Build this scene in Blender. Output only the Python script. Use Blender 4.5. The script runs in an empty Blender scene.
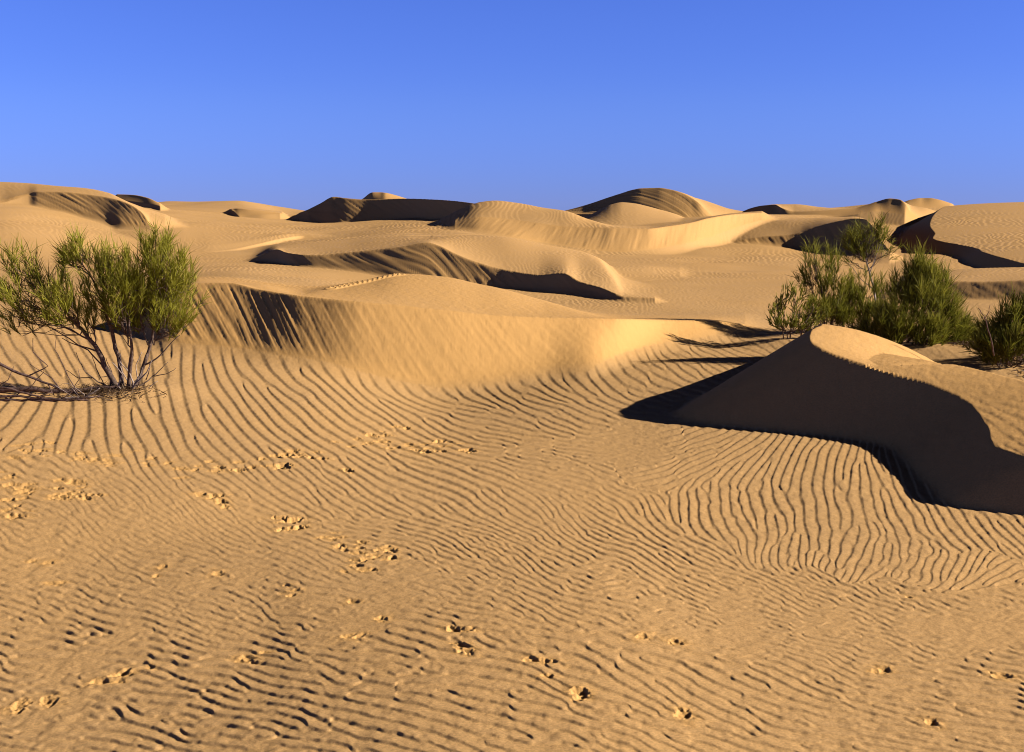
import bpy, math, random, time
import numpy as np
from math import radians, sin, cos, pi
T0 = time.time()
rng = np.random.default_rng(7)
random.seed(7)
C = bpy.context.scene.collection

# ------------------------------------------------------------------ camera model
F = 1200.0; CU, CV = 512.0, 376.0; HV = 205.0
TH = math.atan((CV - HV) / F)
CAMZ = 2.0                       # heights below are relative to the camera until the mesh is written
def ray(u, v):
    a = (np.asarray(u, float) - CU) / F; b = (CV - np.asarray(v, float)) / F
    y = b * sin(TH) + cos(TH); z = b * cos(TH) - sin(TH)
    return a / y, z / y           # X/Y and Z/Y
def P(u, v, d):
    s, m = ray(u, v)
    return np.array([s * d, d, m * d + CAMZ])
def project(X, Y, Z):
    w = Y * cos(TH) - Z * sin(TH)
    return CU + F * X / w, CV - F * (Y * sin(TH) + Z * cos(TH)) / w

# ------------------------------------------------------------------ maths helpers
def pchip(x, y, xq):
    x = np.asarray(x, float); y = np.asarray(y, float)
    o = np.argsort(x); x = x[o]; y = y[o]
    if len(x) == 1: return np.full_like(xq, y[0])
    h = np.diff(x); dl = np.diff(y) / h
    m = np.zeros_like(x)
    m[0] = dl[0]; m[-1] = dl[-1]
    for i in range(1, len(x) - 1):
        if dl[i-1] * dl[i] > 0:
            w1 = 2*h[i] + h[i-1]; w2 = h[i] + 2*h[i-1]
            m[i] = (w1 + w2) / (w1 / dl[i-1] + w2 / dl[i])
    q = np.clip(xq, x[0], x[-1])
    i = np.clip(np.searchsorted(x, q) - 1, 0, len(x) - 2)
    t = (q - x[i]) / h[i]
    return ((1+2*t)*(1-t)**2*y[i] + t*(1-t)**2*h[i]*m[i] + t*t*(3-2*t)*y[i+1] + t*t*(t-1)*h[i]*m[i+1])
PERM = rng.permutation(4096).astype(np.int64)
RV = rng.uniform(-1, 1, 4096).astype(np.float32)
def vnoise(x, y, seed=0):
    xi = np.floor(x).astype(np.int64); yi = np.floor(y).astype(np.int64)
    fx = (x - xi).astype(np.float32); fy = (y - yi).astype(np.float32)
    fx = fx*fx*fx*(fx*(fx*6-15)+10); fy = fy*fy*fy*(fy*(fy*6-15)+10)
    def h(a, b): return RV[PERM[(PERM[(a + seed*131) & 4095] + b) & 4095]]
    a = h(xi, yi); b = h(xi+1, yi); c = h(xi, yi+1); d = h(xi+1, yi+1)
    return a + (b-a)*fx + (c-a)*fy + (a-b-c+d)*fx*fy
def fbm(x, y, seed=0, octv=3, gain=.5):
    r = 0; a = 1; f = 1
    for k in range(octv):
        r = r + a * vnoise(x*f, y*f, seed + 17*k); a *= gain; f *= 2.03
    return r
def smax(a, b, k):
    h = np.maximum(k - np.abs(a - b), 0) / k
    return np.maximum(a, b) + h*h*k*.25
def sstep(a, b, x):
    t = np.clip((x - a) / (b - a), 0, 1); return t*t*(3-2*t)

# ------------------------------------------------------------------ terrain grid (bearing x distance)
r = 0.8; RHO = []
while r < 5000:
    RHO.append(r)
    if r < 3.0: dr = .03 * r
    elif r < 140: dr = min(.00030*r*r, .0026*r if r < 40 else .0020*r)
    else: dr = r * (.0028 if r < 150 else .04)
    r += dr
RHO = np.array(RHO); nR = len(RHO)
inner = np.linspace(-radians(25.2), radians(25.2), 1560)
outR = np.concatenate([radians(25.2) + radians(12)*np.linspace(0, 1, 221)[1:], radians(37.2) + (pi - radians(37.2)) * np.linspace(0, 1, 81)[1:]])
J0 = len(outR) - 1
PHI = np.concatenate([-outR[:-1][::-1], inner, outR]); nC = len(PHI)
cosP, sinP = np.cos(PHI), np.sin(PHI)
SC = np.where(cosP > .2, sinP / np.maximum(cosP, .2), np.where(sinP > 0, 5, -5))
LR = np.log(RHO)
X = RHO[:, None] * sinP[None, :]; Y = RHO[:, None] * cosP[None, :]
PW = np.where(PHI > pi, PHI - 2*pi, PHI)          # wrapped bearing

# ------------------------------------------------------------------ base land: table of heights by column and distance
UC = [-250, 0, 150, 240, 300, 450, 600, 750, 900, 1024, 1250]
BT = {   # distance : heights
 0.8: [-2.05,-2.05,-2.0,-2.0,-1.98,-1.95,-1.93,-1.95,-1.95,-1.95,-1.95],
 4.0: [-2.12,-2.06,-2.03,-2.0,-1.98,-1.94,-1.93,-1.95,-1.96,-1.96,-1.96],
 6.0: [-2.06,-2.05,-2.03,-2.02,-2.00,-1.98,-1.97,-1.98,-1.98,-1.98,-1.98],
 8.0: [-2.03,-2.02,-2.02,-2.02,-2.02,-2.03,-2.03,-2.03,-2.02,-2.02,-2.02],
 10.:[-2.0,-2.0,-2.01,-2.02,-2.03,-2.08,-2.06,-2.04,-2.0,-2.0,-2.0],
 12.:[-2.0,-2.0,-2.01,-2.03,-2.05,-2.16,-2.08,-2.04,-2.0,-2.0,-2.0],
 14.:[-1.98,-1.97,-2.0,-2.03,-2.06,-2.28,-2.14,-2.04,-2.0,-2.0,-2.0],
 16.:[-1.96,-1.94,-1.99,-2.03,-2.05,-2.25,-2.06,-2.02,-2.0,-2.0,-2.0],
 18.:[-1.92,-1.9,-1.95,-2.0,-2.0,-2.05,-2.02,-2.02,-2.0,-2.0,-2.0],
 21.:[-1.86,-1.84,-1.85,-1.75,-1.8,-1.95,-2.02,-2.0,-2.0,-2.0,-2.0],
 25.:[-1.78,-1.77,-1.74,-1.56,-1.6,-1.97,-2.02,-2.0,-2.12,-2.03,-2.0],
 31.:[-1.72,-1.70,-1.72,-1.62,-1.72,-1.97,-2.0,-1.97,-2.0,-1.92,-1.86],
 38.:[-1.62,-1.6,-1.73,-1.76,-1.72,-1.6,-1.93,-1.93,-1.97,-2.0,-1.95],
 45.:[-1.15,-1.15,-1.8,-1.80,-1.6,-1.2,-1.92,-1.95,-2.0,-2.0,-1.9],
 55.:[-.40,-.40,-1.2,-1.5,-1.42,-1.0,-1.75,-1.75,-2.05,-1.9,-1.4],
 65.:[.1,.1,-.85,-1.27,-1.35,-.9,-1.5,-1.2,-2.0,-1.5,-.8],
 80.:[.3,.3,-.4,-.9,-1.15,-.85,-1.5,-.62,-1.5,-.9,-.4],
 100.:[.1,.1,-.3,-.6,-.75,-.9,-1.45,-.8,-.9,-.7,-.5],
 150.:[-.4,-.3,.0,.45,-.9,-1.2,-1.6,-1.2,-1.0,-1.0,-1.0],
 220.:[-1.5,-1.5,-1.8,-1.8,-2.2,-2.4,-2.6,-2.4,-2.4,-2.4,-2.4],
 600.:[-5]*11, 1500.:[-14]*11, 5000.:[-55]*11}
bd = np.array(sorted(BT)); bz = np.array([BT[k] for k in sorted(BT)])
bphi = np.arctan((np.array(UC) - CU) / F)
tmp = np.stack([pchip(np.log(bd), bz[:, j], LR) for j in range(len(UC))], 1)      # nR x 11
Z = np.empty((nR, nC))
pq = np.clip(PW, bphi[0], bphi[-1])
def pchip_cols(x, ym, xq):         # smooth interpolation along columns for every row
    i = np.clip(np.searchsorted(x, xq) - 1, 0, len(x) - 2)
    h = np.diff(x); dl = np.diff(ym, axis=1) / h
    m = np.empty_like(ym); m[:, 0] = dl[:, 0]; m[:, -1] = dl[:, -1]
    m[:, 1:-1] = np.where(dl[:, 1:]*dl[:, :-1] > 0, 2*dl[:, 1:]*dl[:, :-1]/(dl[:, 1:]+dl[:, :-1]+1e-12), 0)
    t = ((xq - x[i]) / h[i])[None]; hh = h[i][None]
    return ((1+2*t)*(1-t)**2*ym[:, i] + t*(1-t)**2*hh*m[:, i] + t*t*(3-2*t)*ym[:, i+1] + t*t*(t-1)*hh*m[:, i+1])
Z[:] = pchip_cols(bphi, tmp, pq)
side = sstep(radians(27), radians(40), np.abs(PW))[None, :]
Z += side * sstep(8, 40, RHO)[:, None] * (1.2*fbm(X/26, Y/26, 3) + .2)
Z += .035*fbm(X/2.7, Y/2.7, 5, 2) * sstep(2, 8, RHO)[:, None] * (1 - sstep(60, 120, RHO))[:, None]
Z += .13*fbm(X/9, Y/9, 6, 2) * sstep(22, 45, RHO)[:, None]
for (u_, d_, h_, w_) in ((125,12.6,.07,.55),(905,15.4,.16,1.3),(960,14.6,.14,1.1),(1015,13.7,.14,1.0),(845,18.0,.14,1.3),(788,17.0,.06,.6)):
    x_ = (u_-CU)/F*d_*1.0
    Z += h_*np.exp(-((X-x_)**2+(Y-d_)**2)/w_**2)
SLIP = np.zeros((nR, nC), np.float32)            # where an avalanche face is at the surface
TONE = np.zeros((nR, nC), np.float32)

# ------------------------------------------------------------------ dunes built from traced lines put at their own distance
inview = np.where(np.abs(PW) < radians(40))[0]
class Line:
    def __init__(s, pts):
        p = np.array(pts, float)
        s.s, m = ray(p[:, 0], p[:, 1]); s.Y = p[:, 2].copy(); s.Z = m * s.Y
    def at(s, q, drop):
        y = pchip(s.s, s.Y, q); z = pchip(s.s, s.Z, q)
        out = np.maximum(s.s.min() - q, 0) + np.maximum(q - s.s.max(), 0)
        return y, z - drop * out * y
class Brink(Line):
    def __init__(s, pts, foot):
        p = np.array(pts, float)
        s.s, m = ray(p[:, 0], p[:, 1]); fy, fz = foot.at(s.s, .0)
        s.Y = (p[:, 2]*fy - fz) / (p[:, 2] - m); s.Z = m * s.Y
        s.Y = np.maximum(s.Y, fy + .004*fy)
        s.Z = m * s.Y
def dune(lines, slip=True, k=.004, drop=.45, gully=.0, gfreq=40., back=.25, front=.35, seed=1, gtilt=0., tone=.0, gul_fn=None):
    """lines run near to far: foot, brink, then the windward surface behind it"""
    global Z
    lo = min(l.s.min() for l in lines) - .08; hi = max(l.s.max() for l in lines) + .08
    cols = inview[(SC[inview] > lo) & (SC[inview] < hi)]
    if len(cols) == 0: return
    q = SC[cols]
    ev = [l.at(q, drop) for l in lines]
    Ys = [ev[0][0]]; Zs = [ev[0][1]]
    for y, z in ev[1:]:
        Ys.append(np.maximum(y, Ys[-1]*1.002)); Zs.append(z)
    y0 = min(a.min() for a in Ys) * .8; y1 = max(a.max() for a in Ys) * 1.6
    rr = np.where((RHO > y0) & (RHO < y1 * 1.4))[0]; r0, r1 = rr[0], rr[-1] + 1
    Yg = Y[r0:r1][:, cols]
    n = len(Ys); sec = [(Zs[i+1]-Zs[i])/(Ys[i+1]-Ys[i]) for i in range(n-1)]
    start = 1 if slip else 0
    m = [None]*n
    for i in range(start, n):
        if i == n-1: m[i] = sec[-1] if n-1 > start else 0*sec[-1]
        elif i == start: m[i] = sec[i]
        else:
            pr = sec[i-1]*sec[i]
            m[i] = np.where(pr > 0, 2*pr/(sec[i-1]+sec[i]+np.where(pr > 0, 0, 1)), 0)
    zl = Zs[0] - front*(Ys[0]-Yg)
    sl = np.zeros_like(Yg, dtype=np.float32)
    for i in range(n-1):
        t = (Yg - Ys[i])/(Ys[i+1]-Ys[i]); inside = (t >= 0) & (t <= 1)
        if slip and i == 0:
            zz = Zs[0] + t*(Zs[1]-Zs[0])
            if gully > 0:
                X_up = q[None]*Yg + gtilt*(1-t)*(Ys[1]-Ys[0])[None]
                c = X_up/np.median(Ys[1])*gfreq
                g = .8*vnoise(c, t*1.3 + 5, seed) + .8*vnoise(c*2.3, t*1.1, seed+3) + .35*vnoise(c*4.7, t*3.1, seed+5)
                fade = np.clip(t*6, 0, 1)*np.clip((1-t)*9, 0, 1)
                amp = gully if gul_fn is None else gully*gul_fn(q)[None]
                zz = zz + amp*g*fade*np.clip((Zs[1]-Zs[0])/np.median(np.abs(Zs[1]-Zs[0])+.01), 0, 1.2)
            sl = np.where(inside, 1, sl)
        else:
            h = Ys[i+1]-Ys[i]
            zz = ((1+2*t)*(1-t)**2*Zs[i] + t*(1-t)**2*h*m[i] + t*t*(3-2*t)*Zs[i+1] + t*t*(t-1)*h*m[i+1])
        zl = np.where(inside, zz, zl)
    zl = np.where(Yg > Ys[-1], Zs[-1] + np.minimum(m[-1], 0)*np.minimum(Yg-Ys[-1], 3) - back*(Yg-Ys[-1]), zl)
    old = Z[r0:r1][:, cols]; kk = k*Yg
    new = smax(zl, old, kk)
    Z[r0:r1, cols[0]:cols[-1]+1] = new
    w = np.clip(.5 + (zl-old)/(kk+1e-9), 0, 1).astype(np.float32)
    S0 = SLIP[r0:r1, cols[0]:cols[-1]+1]; SLIP[r0:r1, cols[0]:cols[-1]+1] = S0*(1-w) + sl*w
    T_ = TONE[r0:r1, cols[0]:cols[-1]+1]; TONE[r0:r1, cols[0]:cols[-1]+1] = T_*(1-w) + tone*w

# --- the near dune across the middle
fA = Line([(140,346,17.3),(170,347,16.55),(212,348,16.24),(247,352,15.92),(283,359,15.45),(325,365,15.09),(363,376,14.8),(420,389,14.6),(480,399,14.5),
           (546,403,14.5),(572,392,14.6),(590,376,14.95),(607,363,15.5),(630,354,16.2),(660,348,16.9),(712,341,17.7),(760,334,18.6)])
bA = Brink([(140,330,.3),(165,292,.42),(193,284,.43),(231,283,.43),(257,289,.45),(302,296,.52),(363,302,.58),(444,310,.56),(492,315,.52),(546,317.5,.46),
            (613,318.5,.45),(666,320,.42),(712,321.5,.40),(745,327,.3)], fA)
sA = Line([(140,322,21),(200,281,20.2),(257,286,18.6),(302,294.5,17.3),(331,289,18.6),(365,282,19.8),(399,275,20.7),(444,278,20.6),(480,286,20),(499,290,19.7),(546,303,18.9),
           (606,317,17.7),(666,319.5,18.6),(712,321,19.2),(745,327,19.8)])
kA = Line([(140,320,24),(200,279,24),(302,287,22),(365,283,24),(399,279,25),(480,289,24),(606,318,21),(745,326,22)])
gfA = lambda q: 1.0*(1-sstep(-.20, -.13, q)) + .5
dune([fA, bA, sA, kA], gully=.0055, gfreq=150, k=.017, seed=11, gtilt=-.55, tone=.8, gul_fn=gfA, back=.12)

# --- second dune: long dark face in the centre
fB = Line([(255,258.5,38.2),(268,258.5,37.4),(278,258.2,36.6),(285,263,35.2),(293,267.5,34.2),(302,271.5,33.6),(311,274,33.2),(329,275.8,32.7),(362,276,31.9),(400,278,30.9),(430,281,30.2),(465,285,29.6),(499,289.5,29.0),(543,287.5,27.9),(569,288,27.0),
           (594,291,26.2),(612,295.5,25.4),(624,297,25),(655,298,24.6)])
bB = Brink([(255,257.8,.2),(266,253.5,.4),(278,249.5,.45),(286,252.5,.45),(300,254.5,.45),(316,255,.45),(347,252.5,.42),(377,249.5,.42),(405,246,.42),(428,242.5,.43),(440,246,.44),(456,254,.48),(479,263,.55),(505,270,.6),
            (538,275,.6),(564,273.5,.6),(581,282,.6),(602,288,.6),(614,293,.5),(624,296.2,.15),(655,297.8,.03)], fB)
sB = Line([(255,256,44.5),(278,247,43),(316,247,40.5),(347,245,40),(377,242,39),(405,240,38),(428,239,36.8),(451,236.8,37.5),(480,236,38),(500,237,37.5),(543,245,36.3),(574,251,35.3),(599,260,32.5),(612,275,29),(624,290,26.8),(655,296,26.8)])
kB = Line([(255,250,50),(278,244,50),(347,237,50),(405,233,50),(451,236,45),(500,237,44),(543,245,42),(574,250,41),(599,258,38),(624,278,31),(655,288,30)])
dune([fB, bB, sB, kB], gully=.0095, gfreq=170, k=.0025, seed=21, gtilt=-1.0, back=.08)

# --- low brink right of it
fB2 = Line([(545,284,31),(571,283,31),(600,287,30.5),(640,284,31.5),(680,281,33)])
sB2 = Line([(545,276,33.5),(571,271.5,34.2),(600,267.5,35),(640,267,36),(680,272,36.5)])
kB2 = Line([(545,275,38),(600,266,40),(680,270,41)])
dune([fB2, sB2, kB2], slip=False, k=.005, back=.06)

# --- the round dome dune and its sunlit slip face
fC = Line([(455,236,52),(480,236.5,50.5),(510,238,50),(538,242,50),(581,249,49),(622,252.8,48.5),(645,250.5,49),(683,244,51),(708,237.5,54),(734,228,58),(762,220,62)])
bC = Line([(455,222,55),(480,217,54.5),(510,219,54),(538,223,53),(560,226,52.4),(590,227.3,51.8),(614,227.6,51.3),(647,228.6,51.2),(668,226.2,52.6),(691,222.6,54.6),(708,218.3,56.6),(734,214.3,60.2),(762,212.5,64)])
sC = Line([(452,213,60),(462,208.5,59),(470,205,58.5),(482,201.8,58.3),(495,200.6,58.2),(518,203,58),(543,207.6,57),(566,211,56),(589,219.5,54.6),(614,226.4,52.6),(647,228,53),(668,225.6,54),(691,222,56),(708,217.7,58),(734,213.7,62),(762,212,66)])
kC = Line([(452,214,66),(495,206,66),(543,211,64),(589,220,61),(614,225,60),(647,226,60),(691,220,63),(734,213,70),(762,211,73)])
dune([fC, bC, sC, kC], gully=.008, gfreq=170, k=.004, seed=31, gtilt=.2, drop=.55, back=.10)

# --- far plateau slip face (left of the dome)
fD = Line([(300,214,84.4),(307,214.5,83.2),(313,218,82),(320,222,80.7),(328,224.8,79.4),(342,226.4,77.8),(365,227.2,76.2),(385,227,74.8),(402,225,73.4),(423,221.5,71.2),(443,217,69),(463,211.5,67),(478,207,66)])
bD = Brink([(300,213.0,.3),(307,210.0,.42),(320,203.5,.42),(334,196.7,.42),(345,198,.42),(367,199.5,.42),(402,198.6,.43),(438,199.7,.5),(460,201.5,.55),(478,204,.55)], fD)
kD = Line([(300,212.5,96),(307,210,94),(320,204.3,91),(334,198.2,89),(367,200.3,86),(402,199.6,83),(438,200.6,80),(478,205,77)])
dune([fD, bD, kD], gully=.014, gfreq=190, k=.0016, seed=41, gtilt=-.9, drop=.6)
fE = Line([(362,203,112),(372,203,110),(386,203,107),(410,204,106)])
bE = Line([(362,199.2,115),(373,192.2,113.5),(380,192.2,113),(386,192.8,112),(395,195,112),(408,199,112)])
kE = Line([(362,199,122),(380,193,124),(408,199,122)])
dune([fE, bE, kE], k=.001, drop=.8)

# --- left hill with the hollow slip face
fF = Line([(-130,205,58),(-30,205,59),(0,203,60),(15,199,61),(28,195.5,61.7),(37,203,60.2),(51,209,59),(71,214,57.8),(94,217.5,56.7),(107,221,55.9),(121,226,54.6),(135,226.5,54.2),(150,225.5,54)])
bF = Brink([(-130,202,.10),(-30,202,.10),(0,200,.12),(15,196.5,.2),(28,193.6,.3),(38,191.6,.38),(63,192,.40),(89,194.6,.41),(112,198.4,.42),(127,203,.44),(140,210.6,.5),(146,217,.5),(150,224,.4)], fF)
sF = Line([(-130,178,74),(0,181.8,70),(25,183,69),(58,186,66),(84,188,64.5),(109,193,62),(122,199,60),(145,210,58),(165,217,57)])
kF = Line([(-130,178,84),(0,184,80),(58,189,76),(109,196,73),(145,208,70),(165,214,70)])
dune([fF, bF, sF, kF], gully=.013, gfreq=170, k=.002, seed=51, gtilt=-1.5, drop=.5, back=.12)
# dark wedge beyond it
fG = Line([(116,200,99),(127,201,95.5),(147,204,90.5),(160,206,87)])
bG = Line([(117,194.2,103),(133,194.8,97.5),(147,197.5,93),(160,203.5,89)])
kG = Line([(117,194.8,114),(147,198.5,108),(160,203,104)])
dune([fG, bG, kG], k=.001, drop=.7)
# low mound with shaded front, left
fH = Line([(100,236,53.5),(107,234.6,53),(119,237,51.6),(127,240.4,50),(140,246,48),(162,249.5,47),(183,251.6,46.4),(203,252.4,46),(228,250.3,47),(259,243.8,50),(285,238,53.5),(305,235.6,56),(330,237,56)])
bH = Line([(100,234.5,55),(108,232.5,54.4),(119,230,54),(140,232,52.5),(162,238,50),(183,242.5,48.7),(203,244.5,48.2),(228,243.2,49.2),(259,238,52.4),(285,234,55.5),(305,233.8,57.5),(330,236.8,57)])
sH = Line([(100,234,58),(119,226.8,59),(140,224,59.5),(165,223,60),(190,224.5,60),(228,227.5,60),(259,229,61),(285,231,61.5),(305,233.4,61),(330,236.5,60)])
kH = Line([(100,232,66),(140,222.5,66),(190,222,67),(259,227,68),(305,232,67),(330,235,66)])
dune([fH, bH, sH, kH], slip=False, k=.0025, drop=.5, back=.05)
# small far hollow
fI = Line([(232,210,92),(240,216.5,88),(260,214.6,88),(280,213.6,88.5)])
bI = Line([(230,209,94),(238,208.4,92),(250,209.6,90.5),(265,211,90),(282,213.3,89.6)])
kI = Line([(230,209.4,104),(250,209,104),(282,211.5,104)])
dune([fI, bI, kI], k=.001, drop=.6)
fI2 = Line([(150,212,130),(200,212,130),(250,212,130),(310,214,130)])
bI2 = Line([(140,205,150),(178,200.6,150),(205,200.4,150),(250,202,150),(280,206,150),(310,211.5,150)])
dune([fI2, bI2], slip=False, k=.003, drop=.6)

# --- the peak on the right of the middle, and the mound in front of it
fJ = Line([(560,214,112),(592,214,107),(622,212,103),(650,214,99.5),(678,217,96.5),(691,221,95),(703,219.5,95),(712,218,95.5)])
bJ = Line([(560,212,119),(578,207.2,116),(592,203,114),(608,197.5,112),(622,193,110.5),(632,189.9,109.3),(642,188.2,108.2),(658,187.8,106.3),(673,190,104.3),(683,193.3,102.7),(691,197.4,101),(699,203,99),(706,210,97.5),(714,217.6,96.3)])
sJ = Line([(560,211.8,124),(592,203.5,122),(622,194,119),(642,189,117),(658,188.3,113),(673,190.3,108),(683,192.9,106.5),(691,196,105.5),(703,201.5,104.6),(716,205.5,104),(739,210.6,104),(765,214,104)])
kJ = Line([(560,213,134),(642,193,130),(691,197,118),(739,211,116),(765,214,116)])
dune([fJ, bJ, sJ, kJ], gully=.016, gfreq=200, k=.0014, seed=61, gtilt=-.8, drop=.6)
fK = Line([(580,226,80),(640,228,78),(695,226,78)])
sK = Line([(575,223,97),(584,218.3,97),(592,214,97),(602,208.6,97),(612,204.2,97),(622,202.3,97),(634,203.3,96.5),(646,205.8,95.5),(658,209,94.6),(678,214.8,93.4),(690,220.8,92.6),(698,226,92)])
kK = Line([(580,226,104),(640,214,102),(695,226,97)])
dune([fK, sK, kK], slip=False, k=.0012, drop=.7, back=.5)

# --- right background: dark crests against the sky
fL = Line([(738,215,104),(755,214.6,100),(771,213.6,96),(790,216.5,92),(804,217.4,90),(839,216.6,87),(862,213.5,86),(877,211,86),(890,213,85),(905,214,84)])
bL = Line([(738,213.9,106),(750,208.4,103),(762,205.6,100.5),(775,204.6,98.2),(782,208,95),(795,211.4,93.2),(823,210.6,91),(842,209.2,90.2),(855,208,89.8),(866,205,89.6),(876,201.8,89.4),(890,198.4,88.4),(900,199.6,87),(906,204,85.8),(910,211,85)])
sL = Line([(738,213.6,114),(755,208,110),(775,204.3,107),(795,204.2,106),(820,207,103),(842,208.6,99),(860,207.6,97),(876,203,96),(890,199.6,95),(900,200.6,95),(912,205.6,94),(926,208,93),(936,211,93)])
kL = Line([(738,215,122),(775,206,118),(820,208,113),(890,203,104),(936,211,102)])
dune([fL, bL, sL, kL], k=.0010, drop=.7)
fL2 = Line([(900,208,122),(921,208,122),(950,208,122)])
bL2 = Line([(900,203.5,128),(910,199.8,128),(921,198,128),(930,198,127),(938,199.3,126),(952,203.6,125)])
kL2 = Line([(900,204,138),(925,199.5,138),(952,204,136)])
dune([fL2, bL2, kL2], k=.001, drop=.7)
# sunlit tongue with a brink running down-left
fM = Line([(720,246.5,57),(733,249.5,55),(741,251.5,54.2),(756,253,53.6),(770,253.6,53.2),(790,253,52.6),(804,252,52.2),(830,247,51.4),(850,244,50.6),(862,243,49.8),(872,243,48.8),(880,246,47.4),(890,252,45.6)])
bM = Brink([(720,245.8,.2),(735,241,.3),(763,236.5,.36),(788,235,.40),(800,232.5,.42),(811,228.5,.43),(826,224,.46),(842,220.5,.5),(855,218.5,.5),(864,219,.5),(872,225,.5),(880,238,.5),(890,251,.3)], fM)
sM = Line([(720,225,66),(735,223,65),(763,221,64),(790,220,62),(811,219,61),(826,218,60),(842,217.5,59),(855,217,58),(864,218.8,56),(872,226,52.5),(880,239,49),(890,252,46.5)])
kM = Line([(720,216,78),(735,215,78),(763,214.5,79),(790,217,79),(811,218,78),(842,217,74),(855,216.6,70),(864,219.5,65),(872,228,58),(890,252,50)])
dune([fM, bM, sM, kM], gully=.014, gfreq=170, k=.003, seed=71, drop=.5, back=.12, front=.13)
# ledge at the right edge
fN = Line([(890,297.5,27.2),(905,298,26.9),(940,299,26.4),(985,299.6,25.7),(1030,300,25),(1120,301,23.6)])
bN = Brink([(890,292,.3),(905,286,.4),(925,282.5,.45),(943,281.4,.47),(985,281.6,.47),(1030,280,.47),(1120,279,.47)], fN)
kN = Line([(905,279,31),(985,272.5,31),(1120,270,31)])
kN2 = Line([(905,274,36),(985,268,36),(1120,266,36)])
dune([fN, bN, kN, kN2], gully=.006, gfreq=110, k=.0025, seed=81, drop=.4, back=.05, gtilt=-.3)

# --- dunes whose crest runs towards the viewer: slip face on their left side
def lateral(pts, S, wind, k, Ymin, Ymax, tone=0., wob=0., seed=0):
    """pts: (Y, X, Z) along the crest; z falls with slope S to the left of it, follows wind(dx, Y, zb) to the right"""
    global Z
    p = np.array(pts, float)
    rr = np.where((RHO > Ymin*.8) & (RHO < Ymax*1.5))[0]; r0, r1 = rr[0], rr[-1]+1
    cols = np.where(np.abs(PW) < radians(60))[0]
    lo = cols[PW[cols] >= -radians(30)]
    a, b = 0, 0
    cidx = lo
    Yg = Y[r0:r1][:, cidx]; Xg = X[r0:r1][:, cidx]
    yq = np.clip(Yg, p[:, 0].min(), p[:, 0].max())
    sh = yq.shape
    xb = pchip(p[:, 0], p[:, 1], yq.ravel()).reshape(sh); zb = pchip(p[:, 0], p[:, 2], yq.ravel()).reshape(sh)
    if wob: xb = xb + wob*(vnoise(Yg*3.1, Yg*0, seed) + .5*vnoise(Yg*9, Yg*0, seed+1))
    over = np.maximum(p[:, 0].min()-Yg, 0) + np.maximum(Yg-p[:, 0].max(), 0)
    zb = zb - .4*over
    dx = Xg - xb
    zl = np.where(dx < 0, zb + S*dx, wind(np.maximum(dx, 0), Yg, zb, Xg))
    old = Z[r0:r1][:, cidx]; kk = k*np.maximum(Yg, 1)
    new = smax(zl, old, kk)
    w = np.clip(.5 + (zl-old)/kk, 0, 1).astype(np.float32)
    Z[np.ix_(range(r0, r1), cidx)] = new
    S0 = SLIP[np.ix_(range(r0, r1), cidx)]; SLIP[np.ix_(range(r0, r1), cidx)] = S0*(1-w) + (dx < 0)*w
    T_ = TONE[np.ix_(range(r0, r1), cidx)]; TONE[np.ix_(range(r0, r1), cidx)] = T_*(1-w) + tone*w
def windR(dx, Yg, zb, Xg):
    top = -1.43 - .05*np.maximum(dx-2.2, 0) - .26*np.maximum(Yg-12.5+2.3*(Xg-3.25), 0)
    z = zb + .16*dx
    hh = .12
    d = np.clip((z-top)/hh*.5+.5, 0, 1)
    z = z*(1-d) + top*d - hh*d*(1-d)
    return np.where(zb > top, np.maximum(np.minimum(zb - .05*dx, z), zb - .10*dx - .20*dx*dx), z)
lateral([(6.6,6.2,-2.2),(7.0,5.2,-1.98),(7.4,4.4,-1.82),(7.8,3.78,-1.73),(8.1,3.52,-1.71),(8.5,3.50,-1.73),(9.0,3.62,-1.665),(9.7,3.74,-1.60),(10.2,3.62,-1.53),(10.7,3.28,-1.45),(11.2,2.94,-1.35),(11.45,2.87,-1.29),(11.8,2.96,-1.225),(12.1,3.14,-1.20),(12.7,3.25,-1.27),(13.4,3.35,-1.42),
         (14.5,3.5,-1.62),(16,3.8,-1.85),(18,4.1,-2.1)], .62, windR, .004, 5.2, 18.5, tone=.8, wob=.006, seed=91)
def windO(dx, Yg, zb, Xg):
    return zb + .10*dx*np.exp(-dx/9) 
lateral([(33,15.5,-1.95),(36,15.6,-1.8),(39.3,16.0,-1.70),(42,16.5,-1.645),(46,17.6,-1.6),(52,18.3,-1.5),(58,20.3,-1.32),(63,21.8,-1.10),(70,24.3,-.72),(78,27.5,-.30),(85,30.4,-.09),(92,33,-.2),(100,36,-.8)],
        .6, windO, .002, 30, 104, seed=95)

print('dunes', round(time.time()-T0, 1))

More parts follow.
